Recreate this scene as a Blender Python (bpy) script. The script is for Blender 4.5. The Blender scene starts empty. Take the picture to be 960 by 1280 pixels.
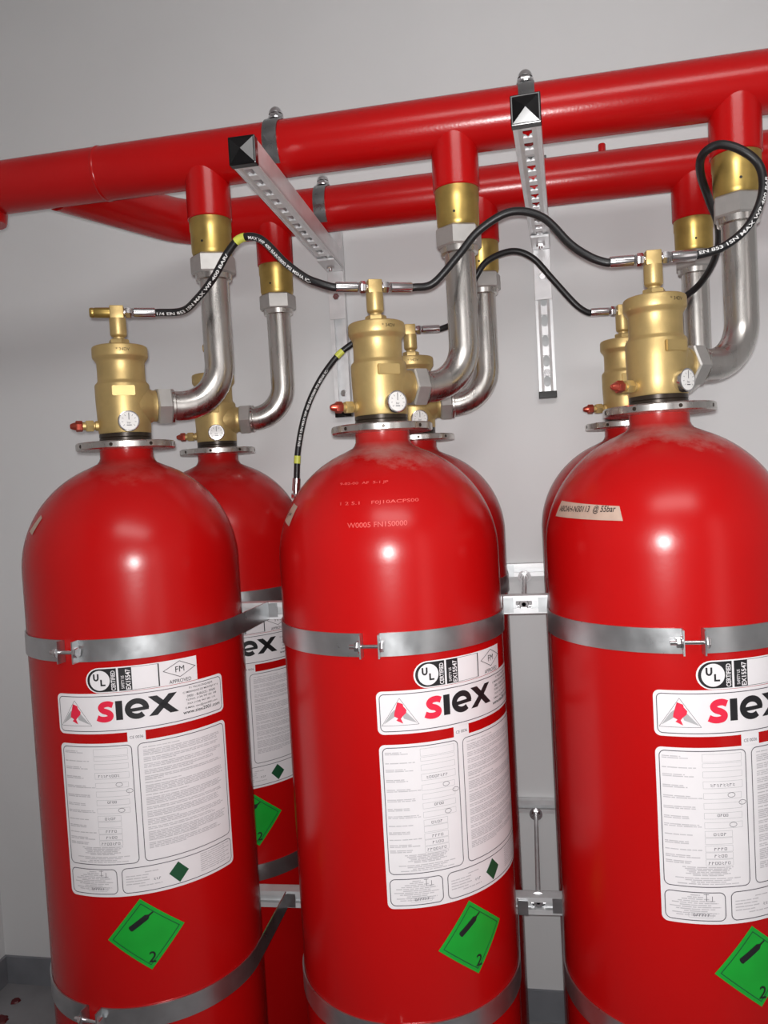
import bpy, bmesh, math, random
from mathutils import Vector, Matrix

S = bpy.context.scene
COL = S.collection
PI = math.pi
rad = math.radians
random.seed(7)

# ------------------------------------------------------------------ camera
cam_d = bpy.data.cameras.new('camera')
cam = bpy.data.objects.new('camera', cam_d)
COL.objects.link(cam)
cam_d.sensor_fit = 'VERTICAL'
cam_d.sensor_height = 24.0
cam_d.lens = 24.0 * 970.5 / 1280.0
cam_d.clip_start = 0.02
CR = Vector((0.98195214, 0.18076353, -0.05562861))
CU = Vector((0.04700965, 0.05162338, 0.99755958))
CF = Vector((-0.18319413, 0.98217085, -0.04219406))
CAM = Vector((0.681, -1.2585, 1.3308))
cam.matrix_world = Matrix(((CR.x, CU.x, -CF.x, CAM.x), (CR.y, CU.y, -CF.y, CAM.y), (CR.z, CU.z, -CF.z, CAM.z), (0, 0, 0, 1)))
S.camera = cam

# ------------------------------------------------------------------ world, lamps, exposure
S.view_settings.view_transform = 'Standard'
S.view_settings.look = 'None'
S.view_settings.exposure = 0.0
S.view_settings.gamma = 1.0
S.view_settings.use_curve_mapping = False
W = bpy.data.worlds.new('world')
S.world = W
W.use_nodes = True
W.node_tree.nodes['Background'].inputs[0].default_value = (0.8, 0.85, 1.0, 1)
W.node_tree.nodes['Background'].inputs[1].default_value = 0.2

def light(name, kind, loc, target, power, color, **kw):
    d = bpy.data.lights.new(name, kind)
    d.energy = power
    d.color = color
    for k, v in kw.items():
        setattr(d, k, v)
    o = bpy.data.objects.new(name, d)
    COL.objects.link(o)
    o.location = loc
    o.rotation_euler = (Vector(target) - Vector(loc)).to_track_quat('-Z', 'Y').to_euler()
    return o
# the phone's own flash beside its lens
FL_LOC = CAM - CR * 0.003 + CU * 0.013 - CF * 0.01
light('phone_flash', 'SPOT', FL_LOC, FL_LOC + CF * 1.0 - CU * 0.08 + CR * 0.27, 60.0, (1.0, 0.985, 0.982), spot_size=rad(140), spot_blend=1.0, shadow_soft_size=0.008)
# daylight through the open door of the plant room, and the ceiling tubes
light('ceiling_tube_light', 'AREA', (0.95, -1.55, 2.75), (0.8, 0.3, 1.3), 21.0, (1.0, 0.97, 0.955), shape='RECTANGLE', size=1.3, size_y=0.7)
light('doorway_light', 'AREA', (2.3, -1.9, 1.25), (0.6, 0.1, 1.2), 3.5, (1.0, 0.94, 0.92), shape='RECTANGLE', size=0.5, size_y=2.0)

# ------------------------------------------------------------------ materials
def mat(name, color, rough=0.5, metal=0.0, noise=0.0, nscale=8.0, bump=0.0, bscale=200.0, coat=0.0, spec=0.5, stretch=None, rvar=0.0):
    m = bpy.data.materials.new(name)
    m.use_nodes = True
    nt = m.node_tree
    b = nt.nodes['Principled BSDF']
    b.inputs['Base Color'].default_value = (*color, 1)
    b.inputs['Roughness'].default_value = rough
    b.inputs['Metallic'].default_value = metal
    b.inputs['Specular IOR Level'].default_value = spec
    b.inputs['Coat Weight'].default_value = coat
    tc = nt.nodes.new('ShaderNodeTexCoord')
    vec = tc.outputs['Object']
    if stretch:
        mp = nt.nodes.new('ShaderNodeMapping')
        mp.inputs['Scale'].default_value = stretch
        nt.links.new(vec, mp.inputs['Vector'])
        vec = mp.outputs['Vector']
    if noise or rvar:
        n = nt.nodes.new('ShaderNodeTexNoise')
        n.inputs['Scale'].default_value = nscale
        n.inputs['Detail'].default_value = 5.0
        nt.links.new(vec, n.inputs['Vector'])
        if noise:
            r = nt.nodes.new('ShaderNodeMapRange')
            r.inputs['From Min'].default_value = 0.3
            r.inputs['From Max'].default_value = 0.7
            r.inputs['To Min'].default_value = 1.0 - noise
            r.inputs['To Max'].default_value = 1.0 + noise
            nt.links.new(n.outputs['Fac'], r.inputs['Value'])
            mx = nt.nodes.new('ShaderNodeMix')
            mx.data_type = 'RGBA'
            mx.blend_type = 'MULTIPLY'
            mx.inputs['Factor'].default_value = 1.0
            mx.inputs[6].default_value = (*color, 1)
            nt.links.new(r.outputs['Result'], mx.inputs[7])
            nt.links.new(mx.outputs[2], b.inputs['Base Color'])
        if rvar:
            r2 = nt.nodes.new('ShaderNodeMapRange')
            r2.inputs['From Min'].default_value = 0.3
            r2.inputs['From Max'].default_value = 0.7
            r2.inputs['To Min'].default_value = max(0.02, rough - rvar)
            r2.inputs['To Max'].default_value = rough + rvar
            nt.links.new(n.outputs['Fac'], r2.inputs['Value'])
            nt.links.new(r2.outputs['Result'], b.inputs['Roughness'])
    if bump:
        n2 = nt.nodes.new('ShaderNodeTexNoise')
        n2.inputs['Scale'].default_value = bscale
        n2.inputs['Detail'].default_value = 3.0
        nt.links.new(vec, n2.inputs['Vector'])
        bp = nt.nodes.new('ShaderNodeBump')
        bp.inputs['Strength'].default_value = bump
        bp.inputs['Distance'].default_value = 0.001
        nt.links.new(n2.outputs['Fac'], bp.inputs['Height'])
        nt.links.new(bp.outputs['Normal'], b.inputs['Normal'])
    return m

def red_tank_mat(name, dust):
    """Glossy red enamel with dust lying on the upper shoulder."""
    m = mat(name, (0.43, 0.0032, 0.0036), rough=0.26, noise=0.05, nscale=3.0, bump=0.08, bscale=90.0, rvar=0.012, spec=0.36)
    nt = m.node_tree
    b = nt.nodes['Principled BSDF']
    base = b.inputs['Base Color'].links[0].from_socket
    tc = nt.nodes.new('ShaderNodeTexCoord')
    sep = nt.nodes.new('ShaderNodeSeparateXYZ')
    nt.links.new(tc.outputs['Object'], sep.inputs[0])
    n = nt.nodes.new('ShaderNodeTexNoise')
    n.inputs['Scale'].default_value = 11.0
    n.inputs['Detail'].default_value = 8.0
    n.inputs['Roughness'].default_value = 0.65
    nt.links.new(tc.outputs['Object'], n.inputs['Vector'])
    h = nt.nodes.new('ShaderNodeMapRange')          # more dust the flatter (higher) the shoulder
    h.inputs['From Min'].default_value = 1.27
    h.inputs['From Max'].default_value = 1.40
    h.inputs['To Min'].default_value = -0.62
    h.inputs['To Max'].default_value = 0.05
    nt.links.new(sep.outputs['Z'], h.inputs['Value'])
    ad = nt.nodes.new('ShaderNodeMath')
    ad.operation = 'ADD'
    nt.links.new(n.outputs['Fac'], ad.inputs[0])
    nt.links.new(h.outputs['Result'], ad.inputs[1])
    r = nt.nodes.new('ShaderNodeMapRange')
    r.inputs['From Min'].default_value = 0.28
    r.inputs['From Max'].default_value = 0.62
    r.inputs['To Min'].default_value = 0.0
    r.inputs['To Max'].default_value = dust
    nt.links.new(ad.outputs[0], r.inputs['Value'])
    mx = nt.nodes.new('ShaderNodeMix')
    mx.data_type = 'RGBA'
    nk = nt.nodes.new('ShaderNodeMapRange')          # the neck itself is clean
    nk.inputs['From Min'].default_value = 1.378
    nk.inputs['From Max'].default_value = 1.392
    nk.inputs['To Min'].default_value = 1.0
    nk.inputs['To Max'].default_value = 0.1
    nt.links.new(sep.outputs['Z'], nk.inputs['Value'])
    mu = nt.nodes.new('ShaderNodeMath')
    mu.operation = 'MULTIPLY'
    nt.links.new(r.outputs['Result'], mu.inputs[0])
    nt.links.new(nk.outputs['Result'], mu.inputs[1])
    nt.links.new(mu.outputs[0], mx.inputs['Factor'])
    nt.links.new(base, mx.inputs[6])
    mx.inputs[7].default_value = (0.42, 0.30, 0.26, 1)
    nt.links.new(mx.outputs[2], b.inputs['Base Color'])
    return m

M = {}
M['red_tank'] = red_tank_mat('red_cylinder_enamel', 0.22)
M['red_tank_dusty'] = red_tank_mat('dusty_red_cylinder_enamel', 0.75)
M['red_pipe'] = mat('red_pipe_paint', (0.47, 0.003, 0.0035), rough=0.25, noise=0.06, nscale=6, bump=0.16, bscale=260, spec=0.42)
M['brass'] = mat('satin_brass', (0.58, 0.425, 0.18), rough=0.44, metal=0.72, noise=0.08, nscale=40, bump=0.12, bscale=600)
M['brass_dark'] = mat('turned_brass', (0.50, 0.35, 0.105), rough=0.38, metal=0.85, noise=0.15, nscale=30, rvar=0.08)
M['steel'] = mat('brushed_stainless', (0.64, 0.62, 0.59), rough=0.28, metal=1.0, noise=0.06, nscale=60, stretch=(1, 1, 0.15), rvar=0.06)
M['steel_matt'] = mat('sandblasted_steel', (0.52, 0.51, 0.49), rough=0.48, metal=0.75, noise=0.05, nscale=60, bump=0.1, bscale=500)
M['zinc'] = mat('galvanised_steel', (0.82, 0.83, 0.84), rough=0.42, metal=0.45, noise=0.07, nscale=30, rvar=0.06)
M['zinc_band'] = mat('galvanised_strap', (0.54, 0.56, 0.57), rough=0.32, metal=0.95, noise=0.10, nscale=25, rvar=0.06)
M['zinc_dark_reflection'] = mat('zinc_strap_dark_reflection', (0.34, 0.355, 0.36), rough=0.30, metal=1.0, noise=0.10, nscale=30, rvar=0.05)  # clamp strap zinc, its dark reflection put into the base colour
M['chrome'] = mat('zinc_plated_fitting', (0.74, 0.73, 0.74), rough=0.20, metal=1.0, noise=0.05, nscale=80)
M['rubber'] = mat('black_rubber', (0.010, 0.010, 0.011), rough=0.40, noise=0.15, nscale=50, bump=0.2, bscale=700)
M['black_plastic'] = mat('black_plastic', (0.004, 0.004, 0.0045), rough=0.20, noise=0.1, nscale=40)
M['gasket'] = mat('dark_gasket', (0.035, 0.025, 0.018), rough=0.3, metal=0.4, noise=0.1, nscale=40)
M['white'] = mat('white_vinyl', (0.76, 0.735, 0.75), rough=0.42, noise=0.02, nscale=30)
M['ink'] = mat('black_ink', (0.012, 0.012, 0.014), rough=0.45, noise=0.05, nscale=30)
M['ink_line'] = mat('dark_grey_ink', (0.075, 0.070, 0.085), rough=0.45, noise=0.05, nscale=30)
M['ink_grey'] = mat('pale_grey_ink', (0.50, 0.48, 0.50), rough=0.45, noise=0.08, nscale=60)
M['ink_mid'] = mat('mid_grey_ink', (0.40, 0.40, 0.41), rough=0.45, noise=0.04, nscale=60)
M['ink_red'] = mat('red_ink', (0.72, 0.018, 0.055), rough=0.42, noise=0.04, nscale=30)
M['green'] = mat('green_vinyl', (0.008, 0.34, 0.030), rough=0.42, noise=0.06, nscale=25)
M['green_dark'] = mat('dark_green_ink', (0.010, 0.075, 0.030), rough=0.45, noise=0.05, nscale=30)
M['tape'] = mat('beige_masking_tape', (0.47, 0.34, 0.27), rough=0.6, noise=0.10, nscale=40)
M['dial'] = mat('gauge_glass_dial', (0.80, 0.79, 0.77), rough=0.25, noise=0.04, nscale=40, coat=0.6)
M['red_cap'] = mat('red_cap_metal', (0.50, 0.09, 0.06), rough=0.28, metal=0.8, noise=0.1, nscale=60)
M['yellow'] = mat('yellow_hose_tag', (0.62, 0.66, 0.10), rough=0.45, noise=0.08, nscale=60)
M['hose_print'] = mat('white_hose_print', (0.75, 0.75, 0.74), rough=0.5, noise=0.05, nscale=60)
M['stamp'] = mat('scuffed_red_stamping', (0.66, 0.10, 0.09), rough=0.35, noise=0.25, nscale=90)
M['wall'] = mat('painted_plaster', (0.74, 0.752, 0.755), rough=0.62, noise=0.03, nscale=2.5, bump=0.12, bscale=25)
M['skirting'] = mat('grey_skirting_paint', (0.20, 0.21, 0.23), rough=0.5, noise=0.12, nscale=14, bump=0.2, bscale=40)
M['floor'] = mat('grey_floor_paint', (0.26, 0.26, 0.27), rough=0.5, noise=0.15, nscale=9, bump=0.1, bscale=60)
M['paint_blob'] = mat('dried_red_paint', (0.11, 0.006, 0.009), rough=0.4, noise=0.1, nscale=30)

# ------------------------------------------------------------------ helpers
def obj(name, bm, m, parent=None, smooth=True, angle=35, fix=False):
    me = bpy.data.meshes.new(name)
    bmesh.ops.recalc_face_normals(bm, faces=bm.faces[:]) if fix else None
    bm.normal_update()
    if smooth:
        for f in bm.faces:
            f.smooth = True
        la = rad(angle)
        for e in bm.edges:
            if len(e.link_faces) == 2 and e.calc_face_angle(0) > la:
                e.smooth = False
    bm.to_mesh(me)
    bm.free()
    me.materials.append(m)
    o = bpy.data.objects.new(name, me)
    COL.objects.link(o)
    o.parent = parent
    return o

def tag(o, label=None, cat=None, group=None, kind=None):
    for k, v in (('label', label), ('category', cat), ('group', group), ('kind', kind)):
        if v:
            o[k] = v
    return o

def empty(name, loc=(0, 0, 0), rz=0.0, **kw):
    o = bpy.data.objects.new(name, None)
    COL.objects.link(o)
    o.location = loc
    o.rotation_euler = (0, 0, rz)
    o.empty_display_size = 0.05
    return tag(o, **kw)

def copy_tree(o, parent=None):
    c = o.copy()
    COL.objects.link(c)
    c.parent = parent
    for ch in list(o.children):
        copy_tree(ch, c)
    return c

def kid(o, name):
    for c in o.children:
        if c.name.split('.')[0] == name:
            return c
    for c in o.children:
        r = kid(c, name)
        if r:
            return r

def lathe(bm, prof, seg=48, mtx=None, cap=True):
    """prof: (r, z) pairs from bottom to top, turned about Z then placed by mtx."""
    mtx = mtx or Matrix()
    rings = []
    for r, z in prof:
        if r < 1e-6:
            rings.append([bm.verts.new(mtx @ Vector((0, 0, z)))])
        else:
            rings.append([bm.verts.new(mtx @ Vector((r * math.cos(2 * PI * k / seg), r * math.sin(2 * PI * k / seg), z))) for k in range(seg)])
    for a, b in zip(rings, rings[1:]):
        for k in range(seg):
            k2 = (k + 1) % seg
            if len(a) == 1 and len(b) == 1:
                continue
            if len(a) == 1:
                bm.faces.new((a[0], b[k2], b[k]))
            elif len(b) == 1:
                bm.faces.new((a[k], a[k2], b[0]))
            else:
                bm.faces.new((a[k], a[k2], b[k2], b[k]))
    if cap:
        if len(rings[0]) > 1:
            bm.faces.new(rings[0][::-1])
        if len(rings[-1]) > 1:
            bm.faces.new(rings[-1])

def box(bm, x0, x1, y0, y1, z0, z1, mtx=None, bevel=0.0):
    mtx = mtx or Matrix()
    vs = [bm.verts.new(mtx @ Vector(p)) for p in ((x0, y0, z0), (x1, y0, z0), (x1, y1, z0), (x0, y1, z0), (x0, y0, z1), (x1, y0, z1), (x1, y1, z1), (x0, y1, z1))]
    fs = [bm.faces.new([vs[i] for i in q]) for q in ((0, 3, 2, 1), (4, 5, 6, 7), (0, 1, 5, 4), (1, 2, 6, 5), (2, 3, 7, 6), (3, 0, 4, 7))]
    if bevel:
        es = list({e for f in fs for e in f.edges})
        bmesh.ops.bevel(bm, geom=es, offset=bevel, segments=2, affect='EDGES', profile=0.5)

def along(p, d, up=None):
    """Matrix whose Z runs along d from point p."""
    q = Vector(d).normalized().to_track_quat('Z', 'Y')
    return Matrix.Translation(Vector(p)) @ q.to_matrix().to_4x4()

def hexnut(bm, mtx, r, z0, z1, cham=0.002, spin=0.0, n=6):
    """Hexagon of corner radius r between z0 and z1 with chamfered ends."""
    mtx = mtx @ Matrix.Rotation(spin, 4, 'Z')
    rings = []
    for rr, z in ((r * 0.93, z0), (r, z0 + cham), (r, z1 - cham), (r * 0.93, z1)):
        rings.append([bm.verts.new(mtx @ Vector((rr * math.cos(2 * PI * k / n), rr * math.sin(2 * PI * k / n), z))) for k in range(n)])
    for a, b in zip(rings, rings[1:]):
        for k in range(n):
            bm.faces.new((a[k], a[(k + 1) % n], b[(k + 1) % n], b[k]))
    bm.faces.new(rings[0][::-1])
    bm.faces.new(rings[-1])

def catmull(pts, n=10):
    P = [Vector(p) for p in pts]
    P = [P[0] * 2 - P[1]] + P + [P[-1] * 2 - P[-2]]
    out = []
    for i in range(1, len(P) - 2):
        a, b, c, d = P[i - 1:i + 3]
        for k in range(n):
            t = k / n
            out.append(0.5 * ((2 * b) + (c - a) * t + (2 * a - 5 * b + 4 * c - d) * t * t + (3 * b - a - 3 * c + d) * t ** 3))
    out.append(P[-2])
    return out

def frames(path):
    T = []
    for i in range(len(path)):
        a = path[max(i - 1, 0)]
        b = path[min(i + 1, len(path) - 1)]
        T.append((b - a).normalized())
    n = T[0].orthogonal().normalized()
    fr = []
    for t in T:
        n = (n - t * n.dot(t)).normalized()
        fr.append((t, n.copy(), t.cross(n)))
    return fr

def tube(bm, path, r, seg=16, cap=True):
    fr = frames(path)
    rings = []
    for p, (t, n, b) in zip(path, fr):
        rings.append([bm.verts.new(p + (n * math.cos(2 * PI * k / seg) + b * math.sin(2 * PI * k / seg)) * r) for k in range(seg)])
    for a, b in zip(rings, rings[1:]):
        for k in range(seg):
            bm.faces.new((a[k], a[(k + 1) % seg], b[(k + 1) % seg], b[k]))
    if cap:
        bm.faces.new(rings[0][::-1])
        bm.faces.new(rings[-1])

# -------- flat artwork (u right, v up, in metres) and its wrapping onto curved things
def rrect(x0, x1, y0, y1, r, n=6):
    pts = []
    for cx, cy, a0 in ((x1 - r, y0 + r, -90), (x1 - r, y1 - r, 0), (x0 + r, y1 - r, 90), (x0 + r, y0 + r, 180)):
        for k in range(n + 1):
            a = rad(a0 + 90 * k / n)
            pts.append((cx + r * math.cos(a), cy + r * math.sin(a)))
    return pts

def poly(bm, pts):
    bm.faces.new([bm.verts.new((x, y, 0)) for x, y in pts])

def ring2(bm, outer, inner):
    A = [bm.verts.new((x, y, 0)) for x, y in outer]
    B = [bm.verts.new((x, y, 0)) for x, y in inner]
    n = len(A)
    for k in range(n):
        bm.faces.new((A[k], A[(k + 1) % n], B[(k + 1) % n], B[k]))

def frame2(bm, x0, x1, y0, y1, r, w):
    ring2(bm, rrect(x0, x1, y0, y1, r), rrect(x0 + w, x1 - w, y0 + w, y1 - w, max(r - w, 0.0003)))

def stroke(bm, pts, w):
    P = [Vector((x, y, 0)) for x, y in pts]
    L, Rr = [], []
    for i, p in enumerate(P):
        t = (P[min(i + 1, len(P) - 1)] - P[max(i - 1, 0)]).normalized()
        n = Vector((-t.y, t.x, 0)) * w / 2
        L.append(bm.verts.new(p + n))
        Rr.append(bm.verts.new(p - n))
    for k in range(len(P) - 1):
        bm.faces.new((Rr[k], Rr[k + 1], L[k + 1], L[k]))

def text2(bm, s, x, y, h=None, width=None, rot=0.0, bold=0.0, align='L', shear=0.0, vx=1.0):
    """Add the string s as flat faces: cap height h, fitted to width if given, lower left (or centre) at x, y."""
    c = bpy.data.curves.new('txt', 'FONT')
    c.body = s
    c.size = 1.0
    c.offset = bold
    c.shear = shear
    c.resolution_u = 3
    o = bpy.data.objects.new('txt', c)
    COL.objects.link(o)
    dg = bpy.context.evaluated_depsgraph_get()
    me = bpy.data.meshes.new_from_object(o.evaluated_get(dg))
    bpy.data.objects.remove(o)
    bpy.data.curves.remove(c)
    if not me.vertices:
        return
    xs = [v.co.x for v in me.vertices]
    ys = [v.co.y for v in me.vertices]
    x0, x1, y0, y1 = min(xs), max(xs), min(ys), max(ys)
    sy = h / (y1 - y0) if h else width / (x1 - x0)
    sx = width / (x1 - x0) if width else sy * vx
    ox = 0.0 if align == 'L' else -(x1 - x0) * sx / 2
    ca, sa = math.cos(rot), math.sin(rot)
    vs = []
    for v in me.vertices:
        a = (v.co.x - x0) * sx + ox
        b = (v.co.y - y0) * sy
        vs.append(bm.verts.new((x + a * ca - b * sa, y + a * sa + b * ca, 0)))
    for p in me.polygons:
        try:
            bm.faces.new([vs[i] for i in p.vertices])
        except ValueError:
            pass
    bpy.data.meshes.remove(me)

def wrap(bm, fn, du=0.007, dv=None):
    """Cut the flat artwork into strips and bend it by fn(u, v) -> Vector."""
    bmesh.ops.triangulate(bm, faces=bm.faces[:])
    us = [v.co.x for v in bm.verts]
    vs = [v.co.y for v in bm.verts]
    u = min(us) + du
    while u < max(us):
        bmesh.ops.bisect_plane(bm, geom=bm.verts[:] + bm.edges[:] + bm.faces[:], plane_co=(u, 0, 0), plane_no=(1, 0, 0), dist=1e-6)
        u += du
    if dv:
        v = min(vs) + dv
        while v < max(vs):
            bmesh.ops.bisect_plane(bm, geom=bm.verts[:] + bm.edges[:] + bm.faces[:], plane_co=(0, v, 0), plane_no=(0, 1, 0), dist=1e-6)
            v += dv
    for v in bm.verts:
        v.co = fn(v.co.x, v.co.y)
    bmesh.ops.recalc_face_normals(bm, faces=bm.faces[:])
    bm.normal_update()

RC = 0.18                                          # cylinder radius
def on_shell(eps):
    def fn(u, z):
        a = u / RC
        return Vector(((RC + eps) * math.sin(a), -(RC + eps) * math.cos(a), z))
    return fn

def outward(bm):
    """Make the faces of a wrapped sticker look away from the cylinder axis."""
    for f in bm.faces:
        c = f.calc_center_median()
        if f.normal.x * c.x + f.normal.y * c.y < 0:
            f.normal_flip()

TINY = ('emblem_flame', 'fine_print', 'form_boxes', 'handwriting', 'address_lines', 'box_borders', 'panel_border', 'badge_words', 'emblem_wings')
def sticker(name, bm, m, parent, eps, thick=0.0):
    wrap(bm, on_shell(eps))
    outward(bm)
    o = obj(name, bm, m, parent, smooth=True)
    if name in TINY:
        o['kind'] = 'stuff'
    return o

# ------------------------------------------------------------------ the room
def struct(name, bm, m, parent=None):
    o = obj(name, bm, m, parent, smooth=False)
    if parent is None:
        o['kind'] = 'structure'
    return o
WX0, WX1, WY0, WY1, WZ = -0.80, 2.60, -2.60, 0.60, 2.80
def slab(name, m, *b):
    bm = bmesh.new()
    box(bm, *b)
    return struct(name, bm, m)
slab('floor', M['floor'], WX0 - 0.1, WX1 + 0.1, WY0 - 0.1, WY1 + 0.1, -0.1, 0.0)
slab('ceiling', M['wall'], WX0 - 0.1, WX1 + 0.1, WY0 - 0.1, WY1 + 0.1, WZ, WZ + 0.1)
slab('wall_back', M['wall'], WX0 - 0.1, WX1 + 0.1, WY1, WY1 + 0.1, 0, WZ)
slab('wall_left', M['wall'], WX0 - 0.1, WX0, WY0, WY1, 0, WZ)
slab('wall_right', M['wall'], WX1, WX1 + 0.1, WY0, WY1, 0, WZ)
slab('wall_front', M['wall'], WX0 - 0.1, WX1 + 0.1, WY0 - 0.1, WY0, 0, WZ)
slab('baseboard_back', M['skirting'], WX0 + 0.009, WX1, WY1 - 0.008, WY1, 0, 0.076)
slab('baseboard_left', M['skirting'], WX0, WX0 + 0.008, WY0, WY1, 0, 0.076)

# ------------------------------------------------------------------ gas cylinders
ZF = 1.413                                         # neck flange centre
CYL_PARTS = {}
def build_cylinder():
    root = empty('gas_cylinder')
    # shell
    prof = [(0.0, 0.012), (0.11, 0.006), (0.135, 0.0), (0.155, 0.0), (0.168, 0.008), (0.176, 0.022), (0.18, 0.045)]
    zc = ZF - 0.205
    prof += [(0.18, z) for z in (0.4, 0.8, 1.1)]
    for k in range(0, 23):
        a = rad(k * 3.45)
        r = 0.18 * math.cos(a)
        if r < 0.056:
            break
        prof.append((r, zc + 0.181 * math.sin(a)))
    prof += [(0.0505, 1.3835), (0.0470, 1.3875), (0.0447, 1.393), (0.0445, 1.4065), (0.0, 1.4065)]
    bm = bmesh.new()
    lathe(bm, prof, 128)
    obj('shell', bm, M['red_tank'], root, angle=50)
    # neck flange with spanner holes round the rim
    bm = bmesh.new()
    lathe(bm, [(0.0, ZF - 0.0065), (0.0810, ZF - 0.0065), (0.083, ZF - 0.0045), (0.083, ZF + 0.0045), (0.0810, ZF + 0.0065), (0.0, ZF + 0.0065)], 96)
    fl = obj('neck_flange', bm, M['steel'], root)
    bm = bmesh.new()
    for k in range(8):
        a = rad(k * 45 + 12)
        d = Vector((math.cos(a), math.sin(a), 0))
        lathe(bm, [(0.0, 0.0), (0.0030, 0.0), (0.0030, 0.0004), (0.0, 0.0004)], 12, along(d * 0.0829 + Vector((0, 0, ZF)), d))
    obj('spanner_holes', bm, M['gasket'], fl)['kind'] = 'stuff'
    bm = bmesh.new()
    lathe(bm, [(0.0, ZF + 0.0066), (0.0435, ZF + 0.0066), (0.0435, ZF + 0.0135), (0.0425, ZF + 0.0145), (0.0435, ZF + 0.0155), (0.0435, ZF + 0.0215), (0.0, ZF + 0.0215)], 64)
    obj('gasket_ring', bm, M['gasket'], root)
    # valve body: local outlet along +X
    bm = bmesh.new()
    z0 = ZF
    lathe(bm, [(0.0, z0 + .0216), (0.0425, z0 + .0216), (0.0438, z0 + .0235), (0.0445, z0 + .050), (0.0455, z0 + .080), (0.0455, z0 + .104), (0.0445, z0 + .107), (0.0410, z0 + .1105), (0.0400, z0 + .1135),
               (0.0398, z0 + .128), (0.0400, z0 + .143), (0.0420, z0 + .147), (0.0455, z0 + .1515), (0.0465, z0 + .154), (0.0465, z0 + .168), (0.0455, z0 + .1705), (0.0430, z0 + .172), (0.0, z0 + .172)], 72)
    lathe(bm, [(0.0, 0.0), (0.040, 0.020), (0.034, 0.040), (0.0295, 0.0455), (0.0275, 0.049), (0.0275, 0.055), (0.0, 0.055)], 40, along((0, 0, z0 + .0695), (1, 0, 0)))
    vb = obj('valve_body', bm, M['brass'], root)
    bm = bmesh.new()
    ga = rad(-94)                                  # spanner flat, raised pad with a flat face
    mt = Matrix.Rotation(ga, 4, 'Z') @ Matrix.Translation((0, 0, z0))
    pts = [(0.041, -0.0185), (0.0468, -0.0185), (0.0468, 0.0185), (0.041, 0.0185)]
    lo = [bm.verts.new(mt @ Vector((x, y, .0835))) for x, y in pts]
    hi = [bm.verts.new(mt @ Vector((x, y, .1005))) for x, y in pts]
    for k in range(4):
        bm.faces.new((lo[k], lo[(k + 1) % 4], hi[(k + 1) % 4], hi[k]))
    bm.faces.new(lo[::-1]); bm.faces.new(hi)
    bmesh.ops.bevel(bm, geom=bm.edges[:], offset=0.0012, segments=2, affect='EDGES')
    obj('spanner_flat', bm, M['brass'], vb)
    bm = bmesh.new()
    text2(bm, '* 34DV', -0.010, 0, h=0.0055)
    def on_rim(u, v):
        a = u / 0.0466 + rad(-92)
        return Vector((0.0467 * math.cos(a), 0.0467 * math.sin(a), z0 + .1585 + v))
    wrap(bm, on_rim, 0.004)
    outward(bm)
    obj('stamped_mark', bm, M['gasket'], vb)
    # gauge
    bm = bmesh.new()
    mg = along((0, 0, z0 + .0395), (0, -1, 0))
    lathe(bm, [(0.0, 0.040), (0.0160, 0.040), (0.0172, 0.043), (0.0178, 0.052), (0.0174, 0.0545), (0.0160, 0.0550), (0.0155, 0.0538), (0.0, 0.0538)], 40, mg)
    g = obj('pressure_gauge', bm, M['chrome'], root)
    bm = bmesh.new()
    lathe(bm, [(0.0, 0.0535), (0.0154, 0.0535), (0.0148, 0.0546), (0.0, 0.0552)], 32, mg)
    d = obj('gauge_dial', bm, M['dial'], g)
    d['label'] = 'white round dial face'
    bm = bmesh.new()
    for k in range(9):                             # tick marks, needle and small print of the dial
        a = rad(-40 + 260 * k / 8)
        stroke(bm, [(0.0095 * math.cos(a), 0.0095 * math.sin(a)), (0.0125 * math.cos(a), 0.0125 * math.sin(a))], 0.0006)
    stroke(bm, [(0.0, 0.002), (0.0005, 0.014)], 0.0012)
    text2(bm, 'bar', 0, -0.0045, h=0.0035, align='C')
    stroke(bm, [(-0.004, -0.007), (0.004, -0.007)], 0.0012)
    for v in bm.verts:
        v.co = Vector((v.co.x, -0.0556, z0 + .0395 + v.co.y))
    bmesh.ops.recalc_face_normals(bm, faces=bm.faces[:])
    obj('dial_print', bm, M['ink_line'], g)
    # filling fitting opposite the outlet
    bm = bmesh.new()
    mf = along((0, 0, z0 + .0365), (-1, 0, 0))
    lathe(bm, [(0.0, 0.038), (0.0085, 0.038), (0.0085, 0.048), (0.0065, 0.049), (0.0065, 0.052), (0.0, 0.052)], 24, mf)
    hexnut(bm, mf, 0.0105, 0.051, 0.064, 0.0015)
    lathe(bm, [(0.0, 0.064), (0.0070, 0.064), (0.0070, 0.070), (0.0, 0.070)], 24, mf)
    ff = obj('filling_fitting', bm, M['brass'], root)
    bm = bmesh.new()
    hexnut(bm, mf, 0.0095, 0.069, 0.080, 0.0015, 0.3)
    lathe(bm, [(0.0, 0.080), (0.0070, 0.080), (0.0052, 0.086), (0.0035, 0.089), (0.0, 0.0895)], 20, mf)
    fc = obj('filling_cap', bm, M['red_cap'], ff)
    fc['label'] = 'red tinted metal cap'
    # pilot stem and tee on top: arms along local X
    bm = bmesh.new()
    hexnut(bm, Matrix(), 0.0175, z0 + .172, z0 + .1845, 0.0018, 0.2)
    lathe(bm, [(0.0095, z0 + .1845), (0.0095, z0 + .1885), (0.0125, z0 + .1905), (0.0140, z0 + .193), (0.0140, z0 + .221), (0.0, z0 + .221)], 32)
    obj('pilot_stem', bm, M['brass'], root)
    return root

PROTO = build_cylinder()
ZT = ZF + 0.2315                                   # height of the tee arms

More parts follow.
